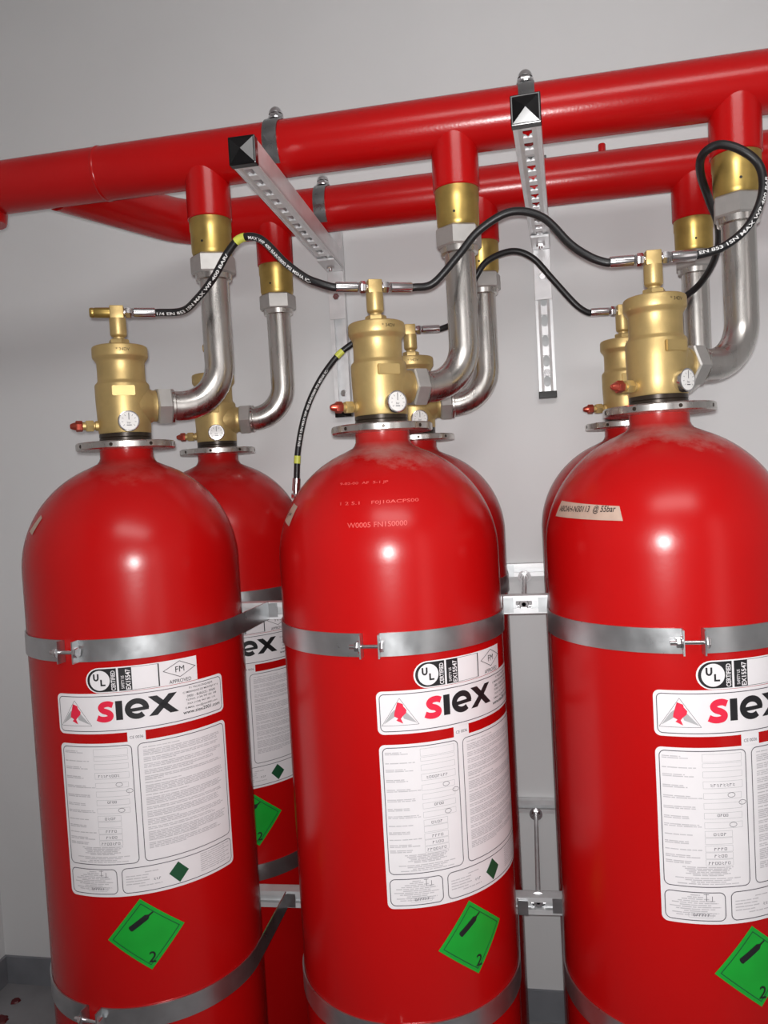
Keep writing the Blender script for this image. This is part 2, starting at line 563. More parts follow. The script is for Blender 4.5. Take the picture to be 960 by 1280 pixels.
def tee(root, az, left, right):
    """Brass tee on the stem with a hose nut or a plug on either side."""
    bm = bmesh.new()
    rz = Matrix.Rotation(az, 4, 'Z')
    box(bm, -0.0115, 0.0115, -0.0105, 0.0105, ZF + .2205, ZF + .2425, rz, 0.0015)
    t = obj('pilot_tee', bm, M['brass'], root)
    for s, what in ((-1, left), (1, right)):
        mt = along(rz @ Vector((0, 0, ZT)), rz @ Vector((s, 0, 0)))
        bm = bmesh.new()
        if what == 'plug':
            lathe(bm, [(0.0, 0.011), (0.0088, 0.011), (0.0088, 0.036), (0.0080, 0.0375), (0.0086, 0.039), (0.0086, 0.043), (0.0072, 0.045), (0.0055, 0.045), (0.0045, 0.041), (0.0, 0.041)], 24, mt)
            o = obj('end_plug', bm, M['brass_dark'], t)
        elif what == 'nut':
            lathe(bm, [(0.0, 0.011), (0.0062, 0.011), (0.0062, 0.0145), (0.0, 0.0145)], 20, mt)
            hexnut(bm, mt, 0.0098, 0.014, 0.0235, 0.0014, 0.25)
            obj('union_nut', bm, M['chrome'], t)
        else:
            hexnut(bm, mt, 0.0085, 0.011, 0.018, 0.0014, 0.25)
            obj('blank_plug', bm, M['brass'], t)
    return t

# ---- stickers, built once about angle 0 and turned with the part
def b2():
    return bmesh.new()

def label_brand():
    """Badge row and brand panel; u runs from the left edge of the panel."""
    bm = b2()
    poly(bm, rrect(0.0, 0.278, 0.9635, 1.0265, 0.0085))
    brand = sticker('brand_label', bm, M['white'], None, 0.0005)
    bm = b2()
    frame2(bm, 0.0040, 0.274, 0.9675, 1.0225, 0.007, 0.0011)
    for p in ([(0.0065, 0.9765), (0.0600, 0.9765)], [(0.0600, 0.9765), (0.0332, 1.0160)], [(0.0332, 1.0160), (0.0065, 0.9765)]):
        stroke(bm, p, 0.0005)
    sticker('panel_border', bm, M['ink_line'], brand, 0.0010)
    bm = b2()                                       # grey wings of the emblem
    poly(bm, [(0.0095, 0.9790), (0.0290, 0.9915), (0.0260, 1.0000), (0.0210, 0.9955)])
    poly(bm, [(0.0575, 0.9785), (0.0395, 0.9985), (0.0365, 0.9930), (0.0385, 0.9860)])
    sticker('emblem_wings', bm, M['ink_mid'], brand, 0.0010)
    bm = b2()                                       # red flame of the emblem
    fl = [(.0300, 1.0105), (.0378, 1.0075), (.0386, 1.0036), (.0428, .9985), (.0420, .9940), (.0366, .9893), (.0342, .9862), (.0372, .9790), (.0275, .9838), (.0302, .9868), (.0247, .9900), (.0252, .9948), (.0316, .9990), (.0352, 1.0030), (.0335, 1.0078)]
    poly(bm, fl[::-1])
    sticker('emblem_flame', bm, M['ink_red'], brand, 0.0011)
    bm = b2()                                       # heavy S: a bent ribbon
    ctl = [(0.0945, 1.0075), (0.0880, 1.0098), (0.0800, 1.0085), (0.0762, 1.0040), (0.0795, 0.9995), (0.0860, 0.9970), (0.0905, 0.9928), (0.0890, 0.9880), (0.0830, 0.9860), (0.0760, 0.9864), (0.0700, 0.9888)]
    stroke(bm, [(p.x, p.y) for p in catmull([(x, y, 0) for x, y in ctl], 6)], 0.0090)
    sticker('letter', bm, M['ink_red'], brand, 0.0010)
    bm = b2()
    poly(bm, [(0.0985, 0.9838), (0.1088, 0.9838), (0.1088, 1.0135), (0.0985, 1.0135)])
    sticker('letter', bm, M['ink'], brand, 0.0010)
    bm = b2()                                       # round e with its bar
    stroke(bm, [(0.1300 + 0.0136 * math.cos(rad(a)), 0.9988 + 0.0118 * math.sin(rad(a))) for a in range(-4, 318, 7)], 0.0086)
    stroke(bm, [(0.1175, 0.9970), (0.1473, 0.9985)], 0.0054)
    sticker('letter', bm, M['ink'], brand, 0.0011)
    bm = b2()
    for p in ([(0.1470, 0.9842), (0.1600, 0.9842), (0.1915, 1.0150), (0.1785, 1.0150)], [(0.1795, 0.9842), (0.1930, 0.9842), (0.1605, 1.0150), (0.1470, 1.0150)]):
        poly(bm, p)
    sticker('letter', bm, M['ink'], brand, 0.0010)
    bm = b2()
    lines = ['P.I. VILLALONQUEJAR', 'C/ MERINDAD DE MONTIJA Nº 6', '09001 - BURGOS - SPAIN', 'TLFNO. (+34) 947 281 108', 'FAX (+34) 947 281 112', 'E-MAIL: siex@siex2001.com']
    ws = [0.044, 0.066, 0.053, 0.057, 0.052, 0.060]
    for k, (s, w) in enumerate(zip(lines, ws)):
        text2(bm, s, 0.2340, 1.0145 - k * 0.0062, h=0.0040, width=w, align='C', bold=0.006)
    text2(bm, 'www.siex2001.com', 0.2340, 0.9765, h=0.0056, width=0.0690, align='C', bold=0.012)
    sticker('address_lines', bm, M['ink'], brand, 0.0010)
    return brand

def label_badges():
    bm = b2()
    pts = [(0.2280, 1.0272), (0.2280, 1.0660), (0.0760, 1.0660)]
    for k in range(13):
        a = rad(90 + 180 * k / 12)
        pts.append((0.0760 + 0.0205 * math.cos(a), 1.0465 + 0.0195 * math.sin(a)))
    pts.append((0.0760, 1.0270))
    poly(bm, pts)
    o = sticker('approval_badge_label', bm, M['white'], None, 0.0005)
    bm = b2()
    out = []
    for k in range(17):
        a = rad(90 + 180 * k / 16)
        out.append((0.0760 + 0.0180 * math.cos(a), 1.0465 + 0.0178 * math.sin(a)))
    poly(bm, [(0.1030, 1.0287), (0.1030, 1.0643)] + out)
    poly(bm, [(0.1060, 1.0287), (0.1255, 1.0287), (0.1255, 1.0643), (0.1060, 1.0643)])
    # outline of the square panel beside it, whose code is left blank
    stroke(bm, [(0.1255, 1.0289), (0.1660, 1.0289), (0.1660, 1.0641), (0.1255, 1.0641)][0:2], 0.0005)
    stroke(bm, [(0.1655, 1.0287), (0.1655, 1.0643)], 0.0020)
    stroke(bm, [(0.1255, 1.0641), (0.1660, 1.0641)], 0.0005)
    sticker('badge_black', bm, M['ink'], o, 0.0009)
    bm = b2()
    poly(bm, [(0.0775 + 0.0155 * math.cos(2 * PI * k / 32), 1.0465 + 0.0155 * math.sin(2 * PI * k / 32)) for k in range(32)])
    sticker('badge_disc', bm, M['white'], o, 0.0012)
    bm = b2()
    text2(bm, 'CERTIFIED', 0.1012, 1.0300, h=0.0066, width=0.0310, rot=PI / 2, bold=0.022)
    text2(bm, 'SAFETY US', 0.1140, 1.0320, h=0.0044, width=0.0200, rot=PI / 2, bold=0.008)
    text2(bm, 'EX15547', 0.1237, 1.0300, h=0.0074, width=0.0315, rot=PI / 2, bold=0.022)
    sticker('badge_words', bm, M['white'], o, 0.0012)
    bm = b2()
    stroke(bm, [(0.0690, 1.0570), (0.0690, 1.0505), (0.0696, 1.0484), (0.0712, 1.0472), (0.0730, 1.0472), (0.0746, 1.0484), (0.0752, 1.0505), (0.0752, 1.0570)], 0.0026)
    poly(bm, [(0.0785, 1.0380), (0.0862, 1.0380), (0.0862, 1.0404), (0.0811, 1.0404), (0.0811, 1.0480), (0.0785, 1.0480)])
    sticker('circle_letters', bm, M['ink'], o, 0.0015)
    bm = b2()
    text2(bm, 'FM', 0.1985, 1.0460, h=0.0090, width=0.0145, align='C')
    text2(bm, 'APPROVED', 0.1985, 1.0290, h=0.0058, width=0.0360, align='C')
    sticker('badge_words', bm, M['ink'], o, 0.0015)
    bm = b2()
    c, w, h = (0.1985, 1.0505), 0.0270, 0.0130
    ring2(bm, [(c[0] + w * a, c[1] + h * b) for a, b in ((1, 0), (0, 1), (-1, 0), (0, -1))], [(c[0] + (w - .0018) * a, c[1] + (h - .0009) * b) for a, b in ((1, 0), (0, 1), (-1, 0), (0, -1))])
    sticker('diamond_outline', bm, M['ink'], o, 0.0015)
    return o

def squiggle(bm, x, y, w, h, n, wd=0.0007):
    """A few hand-written strokes: unreadable in the photograph too."""
    rng = random.Random(int(x * 1e4 + y * 1e5))
    for k in range(n):
        a = x + w * (k + 0.15) / n
        b = a + w / n * 0.6
        t = rng.random()
        if t < 0.35:
            stroke(bm, [(a, y), (a + (b - a) * .3, y + h)], wd)
            stroke(bm, [(a, y + h), (b, y + h * .85)], wd)
        elif t < 0.7:
            stroke(bm, [(a, y + h), (b, y + h * .7), (a, y + h * .4), (b, y)], wd)
        else:
            stroke(bm, [(a, y + h * .2), (a, y + h), (b, y + h), (b, y + h * .1), (a, y + h * .1)], wd)

def label_data(variant):
    bm = b2()
    poly(bm, rrect(0.0, 0.278, 0.7065, 0.9485, 0.0085))
    poly(bm, [(0.1130, 0.9480), (0.1400, 0.9480), (0.1400, 0.9640), (0.1130, 0.9640)])
    o = sticker('data_label', bm, M['white'], None, 0.0005)
    bm = b2()
    frame2(bm, 0.0045, 0.1185, 0.7575, 0.9445, 0.0080, 0.0011)
    frame2(bm, 0.1265, 0.2735, 0.7575, 0.9445, 0.0080, 0.0011)
    frame2(bm, 0.0045, 0.0830, 0.7110, 0.7510, 0.0080, 0.0011)
    frame2(bm, 0.0900, 0.2735, 0.7110, 0.7510, 0.0080, 0.0011)
    text2(bm, 'CE 0036', 0.1265, 0.9530, h=0.0042, width=0.0200, align='C')
    sticker('box_borders', bm, M['ink_line'], o, 0.0010)
    # rows of print too small to read: fine bars
    bm = b2()
    rng = random.Random(3)
    def bars(x0, x1, y, hgt=0.0014, fill=0.85):
        x = x0
        while x < x1:
            w = rng.uniform(0.004, 0.014)
            poly(bm, [(x, y), (min(x + w, x1), y), (min(x + w, x1), y + hgt), (x, y + hgt)])
            x += w + rng.uniform(0.0006, 0.0016)
    rows = [0.937, 0.9215, 0.912, 0.897, 0.8825, 0.868, 0.8545, 0.8435, 0.8295, 0.820, 0.8090, 0.8010, 0.7930]
    for k, y in enumerate(rows):
        L = (0.030, 0.045, 0.040)[k % 3]
        bars(0.008, 0.008 + L * rng.uniform(0.7, 1.1), y - 0.001)
        if k not in (1, 8, 10):
            bars(0.008, 0.008 + L * rng.uniform(0.9, 1.15), y - 0.0034)
    y = 0.7845
    for w in (0.066, 0.06, 0.055, 0.05, 0.058, 0.04):
        bars(0.062 - w / 2, 0.062 + w / 2, y); y -= 0.0022
    y -= 0.002
    for w in (0.085, 0.06, 0.045, 0.08):
        bars(0.062 - w / 2, 0.062 + w / 2, y); y -= 0.0026
    y = 0.9365
    blocks = [(1, .06), (0, 0), (4, .13), (0, 0), (2, .125), (1, .05), (0, 0), (3, .13), (0, 0), (2, .12), (1, .08), (0, 0), (2, .13), (1, .03), (0, 0), (1, .06), (0, 0), (5, .132), (0, 0),
              (1, .07), (0, 0), (4, .128), (1, .1), (0, 0), (2, .13), (0, 0), (4, .125), (0, 0), (1, .05), (3, .13), (0, 0), (2, .11), (0, 0), (5, .132), (1, .08), (0, 0), (3, .12), (1, .06)]
    for n, w in blocks:
        if n == 0:
            y -= 0.0021
        for _ in range(n):
            if y > 0.763:
                bars(0.1345, 0.1345 + w * rng.uniform(.92, 1.0), y)
            y -= 0.00255
    y = 0.7460
    for w in (0.012, 0.02, 0.035, 0.045, 0.06, 0.04, 0.066, 0.05, 0.03, 0.06, 0.05):
        bars(0.0437 - w / 2, 0.0437 + w / 2, y); y -= 0.0028
    for k, (a, b_) in enumerate([(0.125, 0.145), (0.096, 0.13), (0.096, 0.128), (0.096, 0.131), (0.096, 0.125), (0.115, 0.150)]):
        bars(a, b_, 0.741 - k * 0.0042)
    for k in range(9):
        bars(0.212, 0.268 - 0.01 * (k % 2), 0.7455 - k * 0.0034)
    fp = sticker('fine_print', bm, M['ink_grey'], o, 0.0009)
    fp['kind'] = 'stuff'
    # form boxes with their hand-written entries
    bm = b2()
    top = 0.9400
    for k, h in enumerate((0.0110, 0.0060, 0.0085, 0.0100)):
        frame2(bm, 0.0590, 0.1120, top - h, top, 0.0006, 0.0004)
        top -= h + (0.0050 if k else 0.0015)
    for y in (0.8785, 0.8650, 0.8515, 0.8385):
        frame2(bm, 0.0590, 0.1100, y, y + 0.0085, 0.0006, 0.0004)
    for y in (0.8265, 0.8170, 0.8065, 0.7970, 0.7875):
        frame2(bm, 0.0590, 0.0955, y, y + 0.0088, 0.0006, 0.0004)
    frame2(bm, 0.034, 0.066, 0.7155, 0.7225, 0.002, 0.0004)
    sticker('form_boxes', bm, M['ink_mid'], o, 0.0010)
    bm = b2()
    squiggle(bm, 0.064 + 0.002 * variant, 0.8955, 0.034, 0.0036, 8)
    squiggle(bm, 0.076, 0.8545, 0.015, 0.0034, 4)
    squiggle(bm, 0.070, 0.8285, 0.018, 0.0036, 4)
    squiggle(bm, 0.070, 0.8085, 0.018, 0.0036, 4)
    squiggle(bm, 0.070, 0.7990, 0.018, 0.0036, 4)
    squiggle(bm, 0.062, 0.7890, 0.030, 0.0038, 7)
    squiggle(bm, 0.040, 0.7175, 0.022, 0.0030, 6)
    squiggle(bm, 0.137, 0.7265, 0.012, 0.0034, 3)
    for cx, cy in ((0.096, 0.8835), (0.097, 0.8430), (0.1110, 0.8725)):
        stroke(bm, [(cx + 0.005 * math.cos(a), cy + 0.0032 * math.sin(a)) for a in [k * PI / 6 for k in range(13)]], 0.0006)
    stroke(bm, [(0.0580, 0.7490), (0.0580, 0.7385)], 0.0007)
    stroke(bm, [(0.0545, 0.7480), (0.0612, 0.7480)], 0.0006)
    stroke(bm, [(0.0655, 0.7455), (0.0655, 0.7385)], 0.0007)
    stroke(bm, [(0.0630, 0.7385), (0.0690, 0.7385)], 0.0006)
    sticker('handwriting', bm, M['ink_line'], o, 0.0011)
    bm = b2()
    poly(bm, [(0.1605, 0.7310), (0.1765, 0.7135), (0.1915, 0.7300), (0.1755, 0.7470)])
    s = sticker('green_diamond', bm, M['green_dark'], o, 0.0012)
    s['label'] = 'small dark green diamond'
    return o

def label_hazard():
    """Green gas label set on its corner; measured corners top, right, bottom, left (u from the panel's left edge)."""
    T, Rt, B, L = (0.1145, 0.7005), (0.1790, 0.6465), (0.1255, 0.5855), (0.0610, 0.6385)
    cx, cy = 0.1200, 0.6425
    bm = b2()
    poly(bm, [L, B, Rt, T])
    o = sticker('hazard_label', bm, M['green'], None, 0.0006)
    bm = b2()
    def shrink(f):
        return [(cx + (x - cx) * f, cy + (y - cy) * f) for x, y in (L, B, Rt, T)]
    ring2(bm, shrink(0.875), shrink(0.845))
    sticker('hazard_border', bm, M['green_dark'], o, 0.0010)
    bm = b2()
    a = rad(33)                                     # gas bottle symbol
    def P(x, y):
        return (0.1130 + x * math.cos(a) - y * math.sin(a), 0.6640 + x * math.sin(a) + y * math.cos(a))
    poly(bm, [P(-.020, -.0022), P(-.0185, -.0045), P(.0115, -.0045), P(.0160, -.0014), P(.0235, -.0012), P(.0235, .0012), P(.0160, .0014), P(.0115, .0045), P(-.0185, .0045), P(-.020, .0022)])
    sticker('gas_symbol', bm, M['ink'], o, 0.0011)
    bm = b2()
    text2(bm, '2', 0.1215, 0.5975, h=0.0175, width=0.0110, rot=rad(-6), bold=0.012)
    sticker('class_number', bm, M['ink'], o, 0.0011)
    return o

def tape(pts, text=None, th=0.006, name='masking_tape'):
    bm = b2()
    poly(bm, pts)
    def dome(eps):
        zc = ZF - 0.205
        def fn(u, z):
            a = u / RC
            r = RC if z < zc else RC * math.sqrt(max(0, 1 - ((z - zc) / 0.181) ** 2))
            r += eps + 0.0006
            return Vector((r * math.sin(a), -r * math.cos(a), z))
        return fn
    wrap(bm, dome(0.0006), 0.008, 0.006)
    outward(bm)
    o = obj(name, bm, M['tape'], None)
    if text:
        bm = b2()
        text(bm)
        wrap(bm, dome(0.0014), 0.008)
        outward(bm)
        obj('handwriting', bm, M['ink'], o)
    return o

def stamping():
    """Letters punched in rows into the shoulder."""
    bm = b2()
    text2(bm, '9-02-00  AF  5-1 JP', -0.055, 0.100, h=0.0060, width=0.075, bold=0.004)
    text2(bm, '1 2 5.1    F0J10ACPS00', -0.052, 0.064, h=0.0070, width=0.118, bold=0.004)
    text2(bm, 'W0005 FN1S0000', -0.040, 0.030, h=0.0078, width=0.088, bold=0.004)
    zc = ZF - 0.205
    def fn(u, v):
        e = v / 0.18 + rad(8)
        r = 0.18 * math.cos(e) + 0.0006
        a = u / max(r, 0.05)
        return Vector((r * math.sin(a), -r * math.cos(a), zc + 0.181 * math.sin(e) + 0.0004))
    wrap(bm, fn, 0.006)
    outward(bm)
    o = obj('stamped_lettering', bm, M['stamp'], None)
    o['kind'] = 'stuff'
    return o

BRAND, BADGE, HAZ = label_brand(), label_badges(), label_hazard()
DATA = [label_data(0), label_data(1), label_data(2)]
PROTO_LABELS = [BRAND, BADGE, HAZ] + DATA
_used = set()

def put(part, root, turn):
    """First use moves the part itself, later ones copy it with its children."""
    o = part if part.name not in _used else copy_tree(part)
    if o is part:
        _used.add(part.name)
    o.parent = root
    o.rotation_euler = (0, 0, turn)
    return o

GC = 'red gas cylinders'
# x, y, outlet azimuth, gauge turn, label turn, hazard extra, tee azimuth, tee ends, data variant
CYLS = [
    ('FL', -0.004, -0.002, 35, 36, -16.3, 0, 24, ('plug', 'nut'), 0, 'front left red gas cylinder whose brass tee has an end plug'),
    ('FM', 0.450, 0.003, 36, 40, 0.8, 3.0, 24, ('nut', 'nut'), 1, 'red gas cylinder in the middle of the front row with dusty stamped shoulder'),
    ('FR', 0.885, 0.002, 34, 42, -16.3, 1.2, 4, ('nut', 'nut'), 2, 'red gas cylinder at the front right with long masking tape on its shoulder'),
    ('RL', 0.001, 0.3945, 13, 22, -7.0, 0, 12, ('blank', 'blank'), 0, 'red gas cylinder at the rear left, its label half hidden behind front left cylinder'),
    ('RM', 0.450, 0.3945, 13, 20, -21.0, 0, 14, ('nut', 'nut'), 1, 'dark red gas cylinder behind the middle front cylinder, only a right sliver showing'),
    ('RR', 0.886, 0.3945, 13, 20, -16, 0, 10, ('nut', 'nut'), 2, 'red gas cylinder behind the front right cylinder, left shoulder and brass valve showing'),
]
CYL = {}
for i, (key, x, y, az, gz, la, hz, tz, ends, var, lab) in enumerate(CYLS):
    r = PROTO if i == 0 else copy_tree(PROTO)
    CYL[key] = r
    r.location = (x, y, 0)
    tag(r, lab, 'gas cylinder', GC)
for i, (key, x, y, az, gz, la, hz, tz, ends, var, lab) in enumerate(CYLS):
    r = CYL[key]
    kid(r, 'valve_body').rotation_euler.z = rad(az)
    kid(r, 'pressure_gauge').rotation_euler.z = rad(gz)
    kid(r, 'filling_fitting').rotation_euler.z = rad(az)
    tee(r, rad(tz), *ends)
    put(BADGE, r, rad(la)); put(BRAND, r, rad(la)); put(DATA[var], r, rad(la)); put(HAZ, r, rad(la + hz))
# own dusty enamel of the middle cylinder, its stamping, the tapes
for key, m in (('FM', 'red_tank_dusty'), ('FR', 'red_tank_dusty')):
    o = kid(CYL[key], 'shell')
    me = o.data.copy()
    me.materials[0] = M[m]
    o.data = me
st = stamping()
st.parent = CYL['FM']; st.rotation_euler.z = rad(4)
def tp(bm):
    text2(bm, 'ABOAH-N30113  @ 55bar', -0.2130, 1.2655, h=0.0115, width=0.1180, bold=0.012, shear=0.15)
t = tape([(-0.2240, 1.2605), (-0.0830, 1.2555), (-0.0900, 1.2755), (-0.2180, 1.2835)], tp)
t.parent = CYL['FR']
t['label'] = 'long beige tape with handwritten note'
def tp(bm):
    text2(bm, 'J-w', -0.188, 1.279, h=0.010, width=0.020, bold=0.01)
t = tape([(-0.2000, 1.2740), (-0.1640, 1.2660), (-0.1560, 1.2960), (-0.1840, 1.3010)], tp)
t.parent = CYL['FM']
t['label'] = 'small beige tape scrap at left shoulder edge'
t = tape([(-0.1330, 1.2780), (-0.1130, 1.2730), (-0.0980, 1.2990), (-0.1100, 1.3040)], None)
t.parent = CYL['FL']
t['label'] = 'small worn tape scrap at left shoulder edge'

# ------------------------------------------------------------------ discharge pipes (union nut, bent stainless pipe, top nut)
R_H = 0.0475
ZH = 1.927                                          # manifold centre height
YF, YR = 0.10, 0.424
DROPS = {'FL': (0.136, YF), 'FM': (0.585, YF), 'FR': (1.035, YF), 'RL': (0.153, YR), 'RM': (0.607, YR), 'RR': (1.034, YR)}
PIPE_LAB = {
    'FL': 'stainless steel bent pipe rising from the front left cylinder valve',
    'FM': 'stainless steel bent pipe rising from the middle front cylinder valve',
    'FR': 'stainless steel bent pipe rising from the front right cylinder, inside the hose loop',
    'RL': 'thin looking stainless bent pipe rising from the rear left cylinder valve',
    'RM': 'stainless bent pipe half hidden behind the middle front pipe',
    'RR': 'stainless pipe behind the front right brass valve under the rear manifold'}
def discharge(key):
    cx, cy = CYL[key].location.x, CYL[key].location.y
    tx, ty = DROPS[key]
    d = Vector((tx - cx, ty - cy, 0))
    L = d.length
    d.normalize()
    zo = ZF + 0.0695
    root = empty('discharge_pipe', (cx, cy, zo), 0, label=PIPE_LAB[key], cat='pipe', group='stainless discharge pipes')
    loc = lambda s, z: d * s + Vector((0, 0, z - zo))
    Rb = min(0.075, L - 0.084)
    path = [loc(0.078, zo), loc(L - Rb, zo)]
    for k in range(1, 13):
        a = rad(90 * k / 12)
        path.append(loc(L - Rb + Rb * math.sin(a), zo + Rb * (1 - math.cos(a))))
    path += [loc(L, 1.60), loc(L, 1.723)]
    bm = bmesh.new()
    tube(bm, path, 0.0262, 40)
    obj('bent_pipe', bm, M['steel'], root)
    bm = bmesh.new()
    mt = along((0, 0, 0), d)
    hexnut(bm, mt, 0.0345, 0.0555, 0.0805, 0.0025, 0.12)
    obj('outlet_nut', bm, M['steel_matt'], root)
    bm = bmesh.new()
    lathe(bm, [(0.0255, 0.0806), (0.0300, 0.0806), (0.0300, 0.0850), (0.0285, 0.0865), (0.0255, 0.0865)], 40, mt, cap=False)
    obj('outlet_collar', bm, M['steel'], root)
    bm = bmesh.new()
    mt = Matrix.Translation(loc(L, zo))
    hexnut(bm, mt, 0.0400, 1.7190 - zo, 1.7525 - zo, 0.003, 0.35)
    obj('top_nut', bm, M['steel_matt'], root)
    bm = bmesh.new()
    lathe(bm, [(0.0260, 1.708 - zo), (0.0320, 1.7095 - zo), (0.0330, 1.7189 - zo), (0.0260, 1.7189 - zo)], 40, mt, cap=False)
    obj('top_collar', bm, M['steel'], root)
for k in DROPS:
    discharge(k)

# ------------------------------------------------------------------ the two red manifolds with their branches and brass check valves
def manifold(key, y, keys, path, x0, label):
    root = empty('manifold', (0.5, y, ZH), 0, label=label, cat='pipe', group='red manifolds')
    off = Vector((0.5, y, ZH))
    bm = bmesh.new()
    tube(bm, [p - off for p in path], R_H, 56)
    obj('header_pipe', bm, M['red_pipe'], root)
    for k in keys:
        tx = DROPS[k][0]
        mt = Matrix.Translation((tx - 0.5, 0, -ZH))
        bm = bmesh.new()
        pr = [(0.0, 1.817), (0.0385, 1.817), (0.0398, 1.8185), (0.0400, 1.8780), (0.0405, 1.8900), (0.0405, 1.905), (0.0395, 1.93), (0.0, 1.93)]
        lathe(bm, pr, 48, mt)
        obj('branch', bm, M['red_pipe'], root)
        bm = bmesh.new()
        lathe(bm, [(0.0, 1.7526), (0.0335, 1.7526), (0.0345, 1.7545), (0.0362, 1.7600), (0.0365, 1.7960), (0.0375, 1.7975), (0.0375, 1.8168), (0.0, 1.8168)], 48, mt)
        b = obj('check_valve', bm, M['brass_dark'], root)
        bm = bmesh.new()
        a = rad(-95)
        dd = Vector((math.cos(a), math.sin(a), 0))
        lathe(bm, [(0.0, 0), (0.0022, 0), (0.0022, 0.0004), (0.0, 0.0004)], 12, mt @ along(dd * 0.0362 + Vector((0, 0, 1.772)), dd))
        obj('vent_hole', bm, M['ink'], b)
    return root
mf = manifold('F', YF, ('FL', 'FM', 'FR'), [Vector((x, YF, ZH)) for x in (-0.79, -0.3, 0.2, 0.8, 1.5)], 0, 'large red manifold pipe in front, running across the whole top')
bm = bmesh.new()                                    # weld seam
for rr, z in ((0, 0),):
    lathe(bm, [(0.0470, -0.004), (0.0485, -0.002), (0.0488, 0.0), (0.0485, 0.002), (0.0470, 0.004)], 56, along((-0.066 - 0.5, 0, 0), (1, 0, 0)), cap=False)
obj('weld_seam', bm, M['red_pipe'], mf)
bm = bmesh.new()                                    # outlet stub at the far left end, going down
lathe(bm, [(0.0, -0.064), (0.0380, -0.064), (0.0400, -0.06), (0.0430, -0.04), (0.0440, -0.02), (0.0, 0.0)], 40, Matrix.Translation((-0.322 - 0.5, 0, 0)))
obj('end_branch', bm, M['red_pipe'], mf)
bend = [Vector((1.5, YR, ZH)), Vector((0.9, YR, ZH)), Vector((0.4, YR, ZH)), Vector((0.10, YR, ZH))]
Rb, bx = 0.13, 0.045
for k in range(1, 13):
    a = rad(66 * k / 12)
    bend.append(Vector((bx - Rb * math.sin(a), YR - Rb * (1 - math.cos(a)), ZH)))
e = bend[-1]
dr = Vector((-math.cos(rad(66)), -math.sin(rad(66)), 0))
s = (e.y - YF - 0.02) / math.sin(rad(66))
bend.append(e + dr * s)
mr = manifold('R', YR, ('RL', 'RM', 'RR'), bend, 0, 'red manifold pipe behind, curving left to join the front one')
bm = bmesh.new()
lathe(bm, [(0.0, 0.044), (0.0075, 0.044), (0.0075, 0.062), (0.0065, 0.064), (0.0, 0.064)], 20, Matrix.Translation((0.863 - 0.5, 0, 0)))
obj('plug_nipple', bm, M['red_pipe'], mr)

# ------------------------------------------------------------------ slotted strut
def slotted(bm, w, L, z, slot_w, slot_l, pitch, start=0.02, t=0.0022, axis_flip=False):
    """Perforated web in the XY plane from y=0 to L with round-ended slots across... long axis along Y."""
    tmp = bmesh.new()
    def quad(*p):
        tmp.faces.new([tmp.verts.new((x, y, 0)) for x, y in p])
    hw, sw = w / 2, slot_w / 2
    quad((-hw, 0), (-sw, 0), (-sw, L), (-hw, L))
    quad((sw, 0), (hw, 0), (hw, L), (sw, L))
    y = 0.0
    c = start
    r = min(sw, slot_l / 2)
    while c + slot_l / 2 < L - 0.006:
        a, b = c - slot_l / 2, c + slot_l / 2
        quad((-sw, y), (sw, y), (sw, a), (-sw, a))
        for sx in (-1, 1):
            for yy, sy in ((a, 1), (b, -1)):
                ctr = (sx * (sw - r), yy + sy * r)
                prev = None
                for k in range(4):
                    an = rad(30 * k)
                    p = (ctr[0] + sx * r * math.sin(an), ctr[1] - sy * r * math.cos(an))
                    if prev:
                        quad((sx * sw, yy), prev, p)
                    prev = p
        y = b
        c += pitch
    quad((-sw, y), (sw, y), (sw, L), (-sw, L))
    bmesh.ops.remove_doubles(tmp, verts=tmp.verts[:], dist=1e-6)
    tmp.normal_update()
    bmesh.ops.reverse_faces(tmp, faces=[f for f in tmp.faces if f.normal.z > 0])
    tmp.normal_update()
    bmesh.ops.solidify(tmp, geom=tmp.faces[:], thickness=t)
    zlo = min(v.co.z for v in tmp.verts)
    for v in tmp.verts:
        v.co.z -= zlo
    me = bpy.data.meshes.new('tmp')
    for v in tmp.verts:
        v.co.z += z
    tmp.to_mesh(me)
    tmp.free()
    bm.from_mesh(me)
    bpy.data.meshes.remove(me)

def strut(L, w=0.041, h=0.041, slots=True, t=0.0025):
    """C channel along +Y: slotted web at z = 0, walls up, lips turned in at z = h."""
    bm = bmesh.new()
    if slots:
        slotted(bm, w, L, 0.0, 0.014, 0.026, 0.046, 0.035, t)
    else:
        box(bm, -w / 2, w / 2, 0, L, 0, t)
    for s in (-1, 1):
        box(bm, min(s * w / 2, s * (w / 2 - t)), max(s * w / 2, s * (w / 2 - t)), 0, L, 0.0004, h)
        box(bm, min(s * (w / 2 - t), s * (w / 2 - .0095)), max(s * (w / 2 - t), s * (w / 2 - .0095)), 0, L, h - t, h)
        box(bm, min(s * (w / 2 - .0095), s * (w / 2 - .0075)), max(s * (w / 2 - .0095), s * (w / 2 - .0075)), 0, L, h - .008, h - t)
    return bm

def cap_bm(w, h, d=0.012):
    """Square plastic end cap with a shallow pyramid on its face (face towards -Y)."""
    bm = bmesh.new()
    e = 0.0015
    x0, x1, z0, z1 = -w / 2 - e, w / 2 + e, -e, h + e
    box(bm, x0, x1, -0.004, d, z0, z1, None, 0.0015)
    i = 0.003
    p = [bm.verts.new(c) for c in ((x0 + i, -0.0041, z0 + i), (x1 - i, -0.0041, z0 + i), (x1 - i, -0.0041, z1 - i), (x0 + i, -0.0041, z1 - i))]
    a = bm.verts.new(((x0 + x1) / 2, -0.0115, (z0 + z1) / 2))
    for k in range(4):
        bm.faces.new((p[k], p[(k + 1) % 4], a))
    return bm

